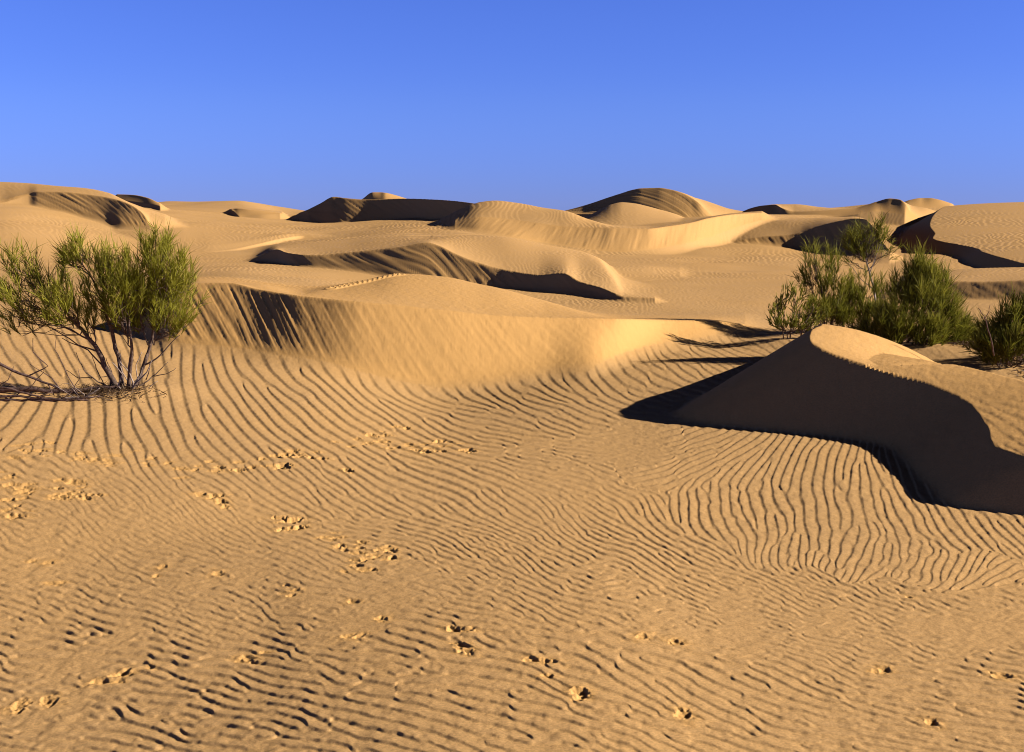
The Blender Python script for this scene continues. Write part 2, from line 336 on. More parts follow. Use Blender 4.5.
# ------------------------------------------------------------------ wind ripples: oriented filtering of noise on a bearing x log-distance sheet
RP = [  # u, v, crest angle in the picture (deg), spacing px, strength, irregularity
 (-60,420,30,14,1,.2),(20,420,40,13,1,.2),(60,430,65,15,1,.2),(100,432,82,17,1,.2),(132,440,-72,14,1,.2),(160,435,-62,13,1,.15),(185,365,-88,13,0.9,.1),(190,400,-80,14,0.9,.1),(215,370,-70,13,0.9,.1),(230,410,-52,13,0.9,.1),(250,420,-42,12,0.9,.1),
 (280,440,-36,12,0.9,.1),(270,375,-50,12,0.9,.1),(330,430,-33,10.5,1,.1),(320,395,-38,10.5,1,.1),(400,420,-28,9.5,.9,.1),(460,415,-24,8.5,.8,.1),(500,430,-11,6.5,.7,.1),(400,460,-22,8.5,.9,.1),(450,480,-24,9,.9,.2),(480,500,-36,9,.9,.3),(380,490,-28,9,.9,.3),
 (300,480,-33,9.5,.9,.3),(200,485,-30,8,.55,.6),(100,485,-30,8,.5,.7),(20,490,-20,8,.5,.7),(60,520,-30,7,.5,.7),(150,530,-20,7,.5,.6),(250,520,-25,7.5,.6,.6),(350,530,-26,7.5,.8,.6),(450,545,-30,7.5,1.1,.6),
 (520,408,-36,10,.8,.1),(600,390,-38,9,.8,.1),(570,412,-28,7.5,.8,.1),(640,370,-30,8,.6,.1),(720,352,-26,6.5,.55,.1),(770,345,-26,6,.5,.1),(560,436,-5,5.2,.7,.1),(620,432,-3,5,.6,.1),(650,447,-4,5.2,.55,.1),
 (560,470,-8,6.5,.4,.3),(600,485,-20,8,.4,.3),(700,440,14,5.5,.7,.1),(640,470,16,6.5,.6,.2),(690,468,26,7,.8,.15),(750,450,32,7.5,.9,.1),(800,450,55,10,1,.15),(815,470,80,12,1.1,.2),(770,470,50,10,1,.2),
 (640,510,-60,12,.8,.4),(560,515,-45,10,.6,.4),(700,500,-82,15.5,0.95,0.8),(760,500,-76,15.5,0.95,0.8),(830,500,-66,15.5,0.95,0.75),(900,515,-56,12.5,0.95,0.7),(960,535,-48,12.5,0.95,0.7),(1010,545,-42,10,1.0,.3),(1080,560,-40,10,1.0,.3),
 (780,545,86,12.5,0.95,0.85),(850,560,70,12.5,0.95,0.85),(920,570,58,12.5,0.95,0.8),(990,568,45,10,1.,.4),(620,545,-36,9,1.2,.5),(540,560,-34,8,1.2,.6),(700,562,-28,8,1.2,.5),(800,592,-24,7,1.1,.6),(900,605,-20,7,1.1,.6),(1000,615,-18,7,1,.6),(600,600,-20,8,1.0,.7),
 (480,580,-24,7.5,1,.7),(400,600,-15,8,.6,.7),(700,625,-14,7,.9,.7),(800,640,-14,7,.8,.6),(60,560,-15,8,.4,.7),(60,600,-14,8.5,1.1,0.6),(60,650,-13,10.5,1.9,0.5),(20,690,-12,11,1.9,0.5),(150,680,-14,11,1.9,0.5),(60,730,-9,12,1.9,0.5),(160,735,-13,12.5,1.9,0.5),(250,660,-14,11.5,1.2,0.55),(350,725,-20,15,1.3,0.55),
 (420,680,-17,14,0.95,0.6),(500,725,-20,15,1.1,0.5),(600,680,-19,14,0.8,0.5),(700,700,-19,14,0.9,0.45),(800,722,-19,12,1.05,0.4),(900,650,-12,7.5,1.0,0.5),(950,700,-15,10.5,1.2,0.3),(1000,740,-17,10.5,1.2,0.3),(1040,690,-14,9,1.5,.4),(300,620,-13,10,0.75,0.7),(200,610,-14,9,0.85,0.6),
 (1000,420,-17,5,.5,.1),(990,380,-18,4.5,.25,.1),(940,372,-18,4.5,.2,.1),(880,350,-18,4.5,.15,.1),(100,365,-60,12,.8,.2),(30,365,-50,12,.8,.2),(40,320,-50,8,.6,.2)]
rp = np.array(RP, float)
rp[:, 3] *= np.where(rp[:, 1] > 455, .80, .90)
rp[:, 2] = np.where((rp[:, 1] > 590) & (rp[:, 2] < 0), rp[:, 2]*.82, rp[:, 2])
al = np.radians(rp[:, 2]); nu = np.sin(al); nv = np.cos(al)
flip = np.where(nu > 0, -1., 1.); nu *= flip; nv *= flip
kx = nu/rp[:, 3]; ky = nv/rp[:, 3]          # cycles per unit on the flattened sheet (bearing, inverse distance)
DG = .8
def good(n):
    while True:
        m = n
        for f in (2, 3, 5):
            while m % f == 0: m //= f
        if m == 1: return n
        n += 1
U0, V0 = -360., 292.
nA, nB = good(int(1744/DG)), good(int(520/DG))
step = 8
ug, vg = np.meshgrid(U0 + DG*np.arange(0, nA+step, step), V0 + DG*np.arange(0, nB+step, step))
acc = np.zeros((5,)+ug.shape); wsum = np.zeros_like(ug)
for i in range(len(rp)):
    d2 = ((ug-rp[i, 0])/1.5)**2 + (vg-rp[i, 1])**2 + 180
    w = d2**-1.9
    wsum += w
    k2_ = (kx[i]+1j*ky[i])**2; k2_ /= abs(k2_)
    for j, val in enumerate((k2_.real, k2_.imag, rp[i, 4], rp[i, 5], -math.log(rp[i, 3]))): acc[j] += w*val
acc /= wsum
def up(a):   # coarse control sheet to the fine one
    yi = np.arange(nB)/step; xi = np.arange(nA)/step
    y0 = np.clip(yi.astype(int), 0, a.shape[0]-2); x0 = np.clip(xi.astype(int), 0, a.shape[1]-2)
    fy = np.clip(yi-y0, 0, 1)[:, None]; fx = np.clip(xi-x0, 0, 1)[None]
    b = a[y0]*(1-fy) + a[y0+1]*fy
    return b[:, x0]*(1-fx) + b[:, x0+1]*fx
kdx, kdy, AMPg, IRRg, klen = [up(acc[j]) for j in range(5)]
klen = np.exp(klen)
gi, gj = np.meshgrid(np.arange(nA)*DG, np.arange(nB)*DG)
ang = .5*np.arctan2(kdy, kdx)
ang = np.where(np.cos(ang) > 0, ang + np.pi, ang)
ang = ang + IRRg*.42*fbm(gi/44, gj/26, 101, 2) + .07*fbm(gi/90, gj/60, 103, 2)
kdx, kdy = np.cos(ang), np.sin(ang)
klen = klen*np.exp(.13*fbm(gi/110, gj/60, 105, 2))
MAGS = 1/np.array([16, 12.2, 9.3, 7.1, 5.4, 4.1, 3.2]); NDIR = 16
DIRS = np.pi/2 + np.pi*(np.arange(NDIR)+.5)/NDIR*1.16 - .08*np.pi        # pointing downwind: left half-plane
fx = np.fft.fftfreq(nA, DG)[None, :]; fy = np.fft.fftfreq(nB, DG)[:, None]
fr = np.hypot(fx, fy)+1e-9; fa = np.arctan2(fy, fx)
lk = np.log(klen)
wr = [np.maximum(1-np.abs(lk-np.log(m))/np.log(16/12.2), 0) for m in MAGS]
wd = []
dd = DIRS[1]-DIRS[0]
for a in DIRS:
    df = np.angle(np.exp(1j*(np.arctan2(kdy, kdx)-a)))
    wd.append(np.maximum(1-np.abs(df)/dd, 0))
from concurrent.futures import ThreadPoolExecutor
def filt(H, sr, sa):
    def one(job):
        i, j = job
        w = wr[i]*wd[j]
        if w.max() < .01: return None
        df = np.angle(np.exp(1j*(fa-DIRS[j])))
        G = np.exp(-.5*(np.log(fr/MAGS[i])/sr)**2 - .5*(df/sa)**2)
        z = np.fft.ifft2(H*G)
        z /= math.sqrt(np.mean(np.abs(z)**2))+1e-12
        return (z*w).astype(np.complex64)
    out = np.zeros((nB, nA), np.complex64)
    with ThreadPoolExecutor(4) as ex:
        for z in ex.map(one, [(i, j) for i in range(len(MAGS)) for j in range(NDIR)]):
            if z is not None: out += z
    return out
z1 = filt(np.fft.fft2(rng.standard_normal((nB, nA))), .22, .26)
z0 = filt(np.fft.fft2(rng.standard_normal((nB, nA))), .30, .55)
z0 = filt(np.fft.fft2(z0/np.maximum(np.abs(z0), .2)**.6), .26, .42)
for it in range(2):
    z1 = z1/np.maximum(np.abs(z1), .15)**.85
    z1 = filt(np.fft.fft2(z1), .18, .20)
print('ripples', round(time.time()-T0, 1))
# onto the terrain grid
rsel = np.where((RHO > 3.75) & (RHO < 24))[0]; csel = np.where(np.abs(PW) < radians(36))[0]
ra, rb = rsel[0], rsel[-1]+1; ca, cb = csel[0], csel[-1]+1
UU, VV = project(X[ra:rb, ca:cb], Y[ra:rb, ca:cb], np.full((rb-ra, cb-ca), -2.04))
def onto(a):
    xi = np.clip((UU-U0)/DG, 0, nA-1.01); yi = np.clip((VV-V0)/DG, 0, nB-1.01)
    x0 = xi.astype(int); y0 = yi.astype(int); fx_ = (xi-x0).astype(np.float32); fy_ = (yi-y0).astype(np.float32)
    return (a[y0, x0]*(1-fx_)+a[y0, x0+1]*fx_)*(1-fy_) + (a[y0+1, x0]*(1-fx_)+a[y0+1, x0+1]*fx_)*fy_
mixz = np.clip(IRRg*1.0-.14, 0, 1).astype(np.float32)
zc = onto(z1*(1-mixz) + z0*mixz); amp = onto(AMPg.astype(np.float32)); irr = onto(IRRg.astype(np.float32)); kl = onto(klen.astype(np.float32))
kdX = onto(np.abs(kdx).astype(np.float32)); kdY = onto(np.abs(kdy).astype(np.float32))
psi = np.angle(zc) + (.15+irr*.75)*(1-.45*sstep(560, 640, VV))*(.55*vnoise((UU+.4*VV)/23, (VV-.3*UU)/13, 201) + .40*vnoise((UU-.5*VV)/9.7, (VV+.2*UU)/6.3, 203))
t = (psi/(2*pi)) % 1.0
LEE = .25 - .09*(1-np.clip(np.abs(kdX)*1.7, 0, 1))*sstep(500, 600, VV)
ts = np.clip(t/(1-LEE), 0, 1); tl = np.clip((1-t)/LEE, 0, 1)
prof = np.where(t < 1-LEE, .55*np.sin(ts*pi/2)**1.3 + .45*ts, sstep(0, 1, tl)*.3 + .7*tl**1.25)
env = np.clip(np.abs(zc)/.6, 0, 1)**.5 * sstep(.015, .13, kdX)
Yr = Y[ra:rb, ca:cb]
lam = .9/np.hypot(kdX*kl*F/Yr, kdY*kl*2.04*F/Yr**2)
slipm = SLIP[ra:rb, ca:cb]
fade = (1 - sstep(.15, .7, slipm)) * (1 - sstep(17, 21, Y[ra:rb, ca:cb])) * sstep(3.75, 4.0, RHO[ra:rb])[:, None] * (1-sstep(radians(33), radians(36), np.abs(PW[ca:cb])))[None]
patch = 1 + irr*.30*fbm(UU/75, VV/40, 205, 2)
rip = (prof-.5)*env*lam*np.minimum(.082*amp, .66*LEE)*(1-.95*np.clip(TONE[ra:rb, ca:cb]*1.25, 0, 1)*sstep(9.2, 10.3, Yr)-.5*np.clip(TONE[ra:rb, ca:cb]*1.25, 0, 1)*(1-sstep(9.2, 10.3, Yr)))*np.clip(patch, .25, 1.8)
Z[ra:rb, ca:cb] += rip*fade
# small far ripples on the open sand behind
c2 = np.where(np.abs(PW) < radians(37))[0]; q0, q1 = c2[0], c2[-1]+1
r2 = np.where((RHO > 16) & (RHO < 130))[0]; a0, a1 = r2[0], r2[-1]+1
Pg2 = np.broadcast_to(PW[q0:q1][None], (a1-a0, q1-q0)); Lg2 = np.broadcast_to(LR[a0:a1][:, None], Pg2.shape)
ph = 215*Pg2 + 9*Lg2 + 1.6*vnoise(Pg2*38, Lg2*22, 301) + .5*vnoise(Pg2*110, Lg2*60, 303)
tf = ph % 1.0
pf = np.where(tf < .65, tf/.65, (1-tf)/.35) - .5
m2 = np.clip(.55 + .9*fbm(Pg2*14, Lg2*9, 305, 2), .1, 1.4)*(1-sstep(.2, .7, SLIP[a0:a1, q0:q1]))*sstep(17, 24, RHO[a0:a1])[:, None]*(1-.6*sstep(60, 100, RHO[a0:a1]))[:, None]
Z[a0:a1, q0:q1] += (pf*m2*(RHO[a0:a1][:, None]/215)*.036)
# ------------------------------------------------------------------ trampled spots: tracks and pawed-up sand
def zmid(d, u):
    return -2.03
TRK = []
def spot(u, v, n, su, sv, deep=1., size=1.):
    for _ in range(n):
        uu, vv = u + random.gauss(0, su), v + random.gauss(0, sv)
        s, m = ray(uu, vv)
        if m > -.08: continue
        d = -2.04/m
        TRK.append((s*d, d, deep*random.uniform(.5, 1.15), size*random.uniform(.6, 1.2)))
def trail(pts, n, su, sv, deep=1., size=1.):
    for _ in range(n):
        i = random.randrange(len(pts)-1); f_ = random.random()
        spot(pts[i][0]+(pts[i+1][0]-pts[i][0])*f_, pts[i][1]+(pts[i+1][1]-pts[i][1])*f_, 1, su, sv, deep, size)
trail([(0,462),(50,452),(110,465),(180,470),(250,466),(300,455),(370,437),(420,440),(470,441)], 80, 7, 4, .8, .9)
for u, v, n in ((401,418,2),(372,427,3),(386,425,2),(384,434,4),(442,431,3),(468,442,3),(420,443,3),(288,455,3),(282,467,4),(316,457,2),(240,470,3),(344,470,2)): spot(u, v, n, 3, 1.2, 1.5, 1.0)
for u, v, n in ((292,518,5),(297,528,4),(285,520,3)): spot(u, v, n, 5, 1.5, 1.5, 1.0)
trail([(0,478),(20,490),(25,505),(8,518)], 30, 9, 5, .9, .9)
trail([(70,485),(75,498),(55,500),(110,500)], 30, 7, 3, 1., .9)
trail([(205,495),(230,508)], 12, 5, 2, 1.2, .9)
trail([(330,540),(360,555),(400,560),(350,572)], 30, 8, 4, 1., .8)
for u, v, n, d in ((120,673,9,1.4),(105,677,5,1.4),(20,700,12,1.4),(50,696,6,1.2),(148,668,3,1.),(245,661,8,1.2),(262,660,4,1.2),(460,648,10,1.5),(475,647,4,1.4),(465,668,7,1.3),(360,646,5,1.),(300,600,6,1.2),(285,591,3,1.2),(340,584,3,1.),
                   (362,613,6,1.2),(380,632,8,1.2),(535,682,6,1.4),(545,684,5,1.4),(553,702,3,1.),(572,718,7,1.6),(580,722,4,1.4),(680,738,6,1.6),(690,740,4,1.4),(675,660,6,1.1),(640,655,4,1.),(875,683,4,1.8),(882,684,3,1.6),(1000,690,6,1.2),(930,742,6,1.2),(52,578,6,.9),(165,576,4,1.2),(158,569,3,1.),(215,578,4,1.),(900,602,4,.9),(40,560,6,.8)):
    spot(u, v, max(1, int(n*.45)), 7, 2.0, d*.75, .72)
DIST = np.zeros((nR, nC), np.float32); PIT = np.zeros_like(DIST); RIM = np.zeros_like(DIST)
for (x, y, deep, sz) in TRK:
    rad = .027*sz
    rho = math.hypot(x, y); p_ = math.atan2(x, y)
    i0, i1 = np.searchsorted(RHO, [rho-.35, rho+.35]); j0, j1 = J0 + np.searchsorted(inner, [p_-.35/rho, p_+.35/rho])
    if i1-i0 < 2 or j1-j0 < 2: continue
    xx = X[i0:i1, j0:j1]; yy = Y[i0:i1, j0:j1]
    ca_, sa_ = cos(p_*3+x*9), sin(p_*3+x*9)
    ux = (xx-x)*ca_+(yy-y)*sa_; uy = -(xx-x)*sa_+(yy-y)*ca_
    n_ = vnoise(xx*38, yy*38, 401) + .5*vnoise(xx*90, yy*90, 402)
    dd_ = np.hypot(ux/rad, uy/(rad*1.5))*(1+.35*n_)
    PIT[i0:i1, j0:j1] = np.maximum(PIT[i0:i1, j0:j1], deep*.018*sz*np.exp(-dd_**4*.8))
    RIM[i0:i1, j0:j1] = np.maximum(RIM[i0:i1, j0:j1], deep*.0038*sz*np.exp(-((dd_-1.5)/.42)**2)*(.5+.8*n_))
    DIST[i0:i1, j0:j1] = np.maximum(DIST[i0:i1, j0:j1], np.exp(-(dd_/2.0)**2))
sub = (slice(ra, rb), slice(ca, cb))
xx, yy = X[sub], Y[sub]
Z[sub] += RIM[sub]*(1-np.clip(PIT[sub]/.02, 0, 1)) - PIT[sub] + DIST[sub]*(.0035*vnoise(xx*27, yy*31, 403) + .002*vnoise(xx*61, yy*67, 405))
# old footprints on the dune backs behind
for pts, d_, n_, rad, dep in (([(331,289),(352,284),(375,279),(399,274.5)], 20.2, 15, .055, .045),):
    for k_ in range(n_):
        f_ = k_/(n_-1)*(len(pts)-1); i = min(int(f_), len(pts)-2); g_ = f_-i
        uu = pts[i][0]+(pts[i+1][0]-pts[i][0])*g_; vv = pts[i][1]+(pts[i+1][1]-pts[i][1])*g_+1
        s, m = ray(uu, vv); d = 18.6+2.1*k_/(n_-1); x, y = s*d, d
        rho = math.hypot(x, y); p_ = math.atan2(x, y)
        i0, i1 = np.searchsorted(RHO, [rho-.8, rho+.8]); j0, j1 = J0 + np.searchsorted(inner, [p_-.8/rho, p_+.8/rho])
        xx = X[i0:i1, j0:j1]; yy = Y[i0:i1, j0:j1]
        dd_ = np.hypot((xx-x)/rad, (yy-y)/(rad*1.5))
        Z[i0:i1, j0:j1] += -dep*np.exp(-dd_**2*1.2) + .5*dep*np.exp(-((dd_-1.5)/.5)**2)
# fine unevenness everywhere near
nr = np.where(RHO < 30)[0][-1]
Z[:nr, J0:J0+1560] += .0022*vnoise(X[:nr, J0:J0+1560]*16, Y[:nr, J0:J0+1560]*16, 411) + .0012*vnoise(X[:nr, J0:J0+1560]*45, Y[:nr, J0:J0+1560]*45, 413)

RIPT = np.zeros((nR, nC), np.float32)
RIPT[ra:rb, ca:cb] = (prof*env*fade).astype(np.float32)
def ground(x, y):
    rho = math.hypot(x, y); p_ = math.atan2(x, y)
    i = min(max(int(np.searchsorted(RHO, rho))-1, 0), nR-2); j = min(max(int(np.searchsorted(inner, p_))-1, 0), 1558)
    a = (rho-RHO[i])/(RHO[i+1]-RHO[i]); b = min(max((p_-inner[j])/(inner[j+1]-inner[j]), 0), 1); j += J0
    return float((Z[i, j]*(1-a)+Z[i+1, j]*a)*(1-b) + (Z[i, j+1]*(1-a)+Z[i+1, j+1]*a)*b) + CAMZ

# ------------------------------------------------------------------ materials
def new_mat(name):
    m = bpy.data.materials.new(name); m.use_nodes = True
    nt = m.node_tree; nt.nodes.clear()
    out = nt.nodes.new('ShaderNodeOutputMaterial'); b = nt.nodes.new('ShaderNodeBsdfPrincipled')
    nt.links.new(b.outputs[0], out.inputs[0]); b.inputs['Roughness'].default_value = .9
    b.inputs['Specular IOR Level'].default_value = .15
    return m, nt, b, out
def sand_material():
    m, nt, b, out = new_mat('sand'); N = nt.nodes.new; L = nt.links.new
    b.inputs['Roughness'].default_value = 1.0; b.inputs['Specular IOR Level'].default_value = .05
    tc = N('ShaderNodeTexCoord')
    at = N('ShaderNodeAttribute'); at.attribute_name = 'tone'
    n1 = N('ShaderNodeTexNoise'); n1.inputs['Scale'].default_value = .35; n1.inputs['Detail'].default_value = 5
    n2 = N('ShaderNodeTexNoise'); n2.inputs['Scale'].default_value = 90; n2.inputs['Detail'].default_value = 4; n2.inputs['Roughness'].default_value = .7
    for n in (n1, n2): L(tc.outputs['Object'], n.inputs['Vector'])
    add = N('ShaderNodeMath'); add.operation = 'MULTIPLY_ADD'; add.inputs[1].default_value = .5; L(n1.outputs['Fac'], add.inputs[0]); L(at.outputs['Fac'], add.inputs[2])
    rp_ = N('ShaderNodeValToRGB'); e = rp_.color_ramp.elements
    e[0].position = .1; e[0].color = (.520, .318, .150, 1); e[1].position = 1.1; e[1].color = (.66, .366, .130, 1)
    L(add.outputs[0], rp_.inputs['Fac'])
    hv = N('ShaderNodeHueSaturation'); L(rp_.outputs['Color'], hv.inputs['Color'])
    mr = N('ShaderNodeMapRange'); mr.inputs['From Min'].default_value = .25; mr.inputs['From Max'].default_value = .75; mr.inputs['To Min'].default_value = .70; mr.inputs['To Max'].default_value = 1.3
    L(n2.outputs['Fac'], mr.inputs['Value']); L(mr.outputs[0], hv.inputs['Value'])
    L(hv.outputs['Color'], b.inputs['Base Color'])
    bp = N('ShaderNodeBump'); bp.inputs['Strength'].default_value = .35; bp.inputs['Distance'].default_value = .004
    n3 = N('ShaderNodeTexNoise'); n3.inputs['Scale'].default_value = 160; n3.inputs['Detail'].default_value = 3; L(tc.outputs['Object'], n3.inputs['Vector'])
    L(n3.outputs['Fac'], bp.inputs['Height']); L(bp.outputs['Normal'], b.inputs['Normal'])
    return m
SAND = sand_material()
def bark(name, c0, c1):
    m, nt, b, out = new_mat(name); N = nt.nodes.new; L = nt.links.new
    tc = N('ShaderNodeTexCoord'); n = N('ShaderNodeTexNoise'); n.inputs['Scale'].default_value = 30; n.inputs['Detail'].default_value = 4
    L(tc.outputs['Object'], n.inputs['Vector'])
    r_ = N('ShaderNodeValToRGB'); r_.color_ramp.elements[0].position = .35; r_.color_ramp.elements[1].position = .65
    r_.color_ramp.elements[0].color = c0+(1,); r_.color_ramp.elements[1].color = c1+(1,)
    L(n.outputs['Fac'], r_.inputs['Fac']); L(r_.outputs['Color'], b.inputs['Base Color'])
    bp = N('ShaderNodeBump'); bp.inputs['Distance'].default_value = .004; L(n.outputs['Fac'], bp.inputs['Height']); L(bp.outputs[0], b.inputs['Normal'])
    return m
BARK = bark('bark', (.07, .045, .035), (.17, .115, .09)); PALE = bark('pale_bark', (.24, .17, .14), (.46, .36, .31)); DEAD = bark('dead_wood', (.06, .035, .03), (.16, .10, .085))
def leaf(name, cols):
    m, nt, b, out = new_mat(name); N = nt.nodes.new; L = nt.links.new
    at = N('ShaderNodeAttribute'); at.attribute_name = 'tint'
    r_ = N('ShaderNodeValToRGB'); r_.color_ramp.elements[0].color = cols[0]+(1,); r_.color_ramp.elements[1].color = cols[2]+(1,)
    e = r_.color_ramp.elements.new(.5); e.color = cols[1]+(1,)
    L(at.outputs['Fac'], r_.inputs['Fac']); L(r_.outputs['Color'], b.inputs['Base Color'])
    tr = N('ShaderNodeBsdfTranslucent'); L(r_.outputs['Color'], tr.inputs['Color'])
    mx = N('ShaderNodeMixShader'); mx.inputs[0].default_value = .45
    L(b.outputs[0], mx.inputs[1]); L(tr.outputs[0], mx.inputs[2]); L(mx.outputs[0], out.inputs[0])
    b.inputs['Roughness'].default_value = .6
    return m
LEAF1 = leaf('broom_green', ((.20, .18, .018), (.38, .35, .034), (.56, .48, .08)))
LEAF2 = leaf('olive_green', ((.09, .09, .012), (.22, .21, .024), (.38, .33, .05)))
LITTER = leaf('dry_litter', ((.06, .035, .02), (.14, .085, .05), (.34, .24, .16)))

# ------------------------------------------------------------------ the sheet of sand
def build_ground():
    nv_ = nR*nC
    co = np.empty((nR, nC, 3), np.float32)
    co[..., 0] = X; co[..., 1] = Y; co[..., 2] = Z + CAMZ
    me = bpy.data.meshes.new('ground'); me.vertices.add(nv_); me.vertices.foreach_set('co', co.ravel())
    i = np.arange(nR-1, dtype=np.int32)[:, None]; j = np.arange(nC, dtype=np.int32)[None]
    jn = (j+1) % nC
    q = np.stack([i*nC+j, i*nC+jn, (i+1)*nC+jn, (i+1)*nC+j], -1).reshape(-1, 4)
    q = q[:, ::-1]
    # upward normals
    nf = len(q)
    me.loops.add(nf*4); me.loops.foreach_set('vertex_index', np.ascontiguousarray(q).ravel())
    me.polygons.add(nf); me.polygons.foreach_set('loop_start', np.arange(0, nf*4, 4, dtype=np.int32))
    me.polygons.foreach_set('use_smooth', np.ones(nf, bool))
    me.update(calc_edges=True)
    a = me.attributes.new('tone', 'FLOAT', 'POINT')
    tone = np.clip(.22 + .45*TONE + .25*SLIP + .75*DIST - .10*RIPT + .12*sstep(18, 40, RHO)[:, None], 0, 1).astype(np.float32)
    a.data.foreach_set('value', tone.ravel())
    me.materials.append(SAND)
    o = bpy.data.objects.new('ground', me); C.objects.link(o)
    o['kind'] = 'structure'; o['label'] = 'rippled orange desert sand with dunes to the horizon'; o['category'] = 'sand'
    return o
build_ground()
print('ground', nR, nC, round(time.time()-T0, 1))

# ------------------------------------------------------------------ woody plants
def tag(o, label, cat, group=None):
    o['label'] = label; o['category'] = cat
    if group: o['group'] = group
def empty(name, loc):
    o = bpy.data.objects.new(name, None); C.objects.link(o); o.location = loc; o.empty_display_size = .1
    return o
class MB:
    def __init__(s): s.v = []; s.f = []; s.t = []
    def tube(s, pts, r0, r1, n=6, wob=0.):
        pts = [np.array(p, float) for p in pts]; base = len(s.v); L_ = len(pts)
        for i, p in enumerate(pts):
            d = pts[min(i+1, L_-1)] - pts[max(i-1, 0)]; d /= np.linalg.norm(d)+1e-9
            a = np.cross(d, (.3, .2, .93)); a /= np.linalg.norm(a)+1e-9; b = np.cross(d, a)
            rr = r0 + (r1-r0)*i/max(L_-1, 1)
            for k in range(n):
                q = rr*(1+wob*random.uniform(-1, 1)); th = 2*pi*k/n
                s.v.append(p + a*q*cos(th) + b*q*sin(th)); s.t.append(.5)
        for i in range(L_-1):
            for k in range(n):
                k2 = (k+1) % n
                s.f.append((base+i*n+k, base+i*n+k2, base+(i+1)*n+k2, base+(i+1)*n+k))
        s.f.append(tuple(base+k for k in range(n))[::-1]); s.f.append(tuple(base+(L_-1)*n+k for k in range(n)))
    def strand(s, p, d, length, w, tint, bend):
        side_ = np.cross(d, (random.gauss(0, 1), random.gauss(0, 1), random.gauss(0, 1))); side_ /= np.linalg.norm(side_)+1e-9
        b = len(s.v); m = p + d*length*.5 + bend*.25; e = p + d*length + bend
        s.v += [p-side_*w*.5, p+side_*w*.5, m-side_*w*.5, m+side_*w*.5, e]; s.t += [tint]*5
        s.f += [(b, b+1, b+3, b+2), (b+2, b+3, b+4)]
    def build(s, name, mat, parent=None, smooth=False):
        me = bpy.data.meshes.new(name)
        org = parent_world(parent)
        me.from_pydata([tuple(np.array(v)-org) for v in s.v], [], s.f)
        a = me.attributes.new('tint', 'FLOAT', 'POINT'); a.data.foreach_set('value', np.array(s.t, np.float32))
        me.materials.append(mat)
        if smooth: me.polygons.foreach_set('use_smooth', np.ones(len(me.polygons), bool))
        o = bpy.data.objects.new(name, me); C.objects.link(o)
        if parent: o.parent = parent
        return o
def parent_world(o):
    org = np.zeros(3)
    while o is not None:
        org = org + np.array(o.location); o = o.parent
    return org
def wiggle(p, q, n, amp, sag=0.):
    p, q = np.array(p, float), np.array(q, float); L_ = np.linalg.norm(q-p); out = []
    off = np.zeros(3)
    for i in range(n+1):
        t_ = i/n
        if 0 < i < n: off = off*.6 + np.array([random.gauss(0, amp), random.gauss(0, amp), random.gauss(0, amp)])*L_
        elif i == n: off = off*0
        out.append(p + (q-p)*t_ + off + np.array([0, 0, sag*L_*4*t_*(1-t_)]))
    return out
def poly(pts, d, jit=.06):
    """a branch through picture points (u, v[, extra depth])"""
    out = []
    for i, p in enumerate(pts):
        dd_ = d + (p[2] if len(p) > 2 else 0)
        out.append(P(p[0], p[1], dd_))
    res = [out[0]]
    for a, b in zip(out[:-1], out[1:]): res += wiggle(a, b, 4, .02)[1:]
    return res
def tuft(mb, wood, c, rad, root, n, leaf_l=.17, w=.0068, per=17, up_=1.0, spread=.7, tb=.5, floor_=None):
    """a clump of thin green branchlets standing on twigs that start at root"""
    c = np.array(c); rad = np.array(rad); root = np.array(root); n = int(n*1.15)
    bough = wiggle(root, c + np.array([0, 0, rad[2]*.2]), 6, .05)
    if wood is not None: wood.tube(bough, .007, .003, 5)
    for _ in range(n):
        g = np.array([random.gauss(0, 1), random.gauss(0, 1), random.gauss(0, 1)]); g /= np.linalg.norm(g)+1e-9
        rr = random.random()**.45
        p = c + g*rad*rr*np.array([1, 1, .95]) - np.array([0, 0, rad[2]*.2])
        out = (p-root); out /= np.linalg.norm(out)+1e-9
        d = np.array([0, 0, 1.])*up_ + out*spread + np.array([random.gauss(0, .25), random.gauss(0, .25), random.gauss(0, .15)])
        d /= np.linalg.norm(d)
        tl = rad[2]*random.uniform(.35, .75)
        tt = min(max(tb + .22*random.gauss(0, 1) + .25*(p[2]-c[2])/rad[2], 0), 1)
        if wood is not None and random.random() < .55:
            st = bough[random.randrange(0, 6)]
            wood.tube(wiggle(st, p, 3, .05), .0045, .0025, 4)
            if random.random() < .7: wood.tube([p, p+d*tl*.5], .003, .002, 3)
        for k in range(per):
            q = p + d*tl*random.random()
            if floor_ is not None and q[2] < floor_: continue
            e = d*1.0 + np.array([random.gauss(0, .34), random.gauss(0, .34), random.gauss(0, .25)]); e /= np.linalg.norm(e)
            ll = leaf_l*random.uniform(.5, 1.25)
            mb.strand(q, e, ll, w*random.uniform(.7, 1.2), min(max(tt+random.gauss(0, .16), 0), 1), np.array([random.gauss(0, .2), random.gauss(0, .2), random.gauss(-.05, .2)])*ll)
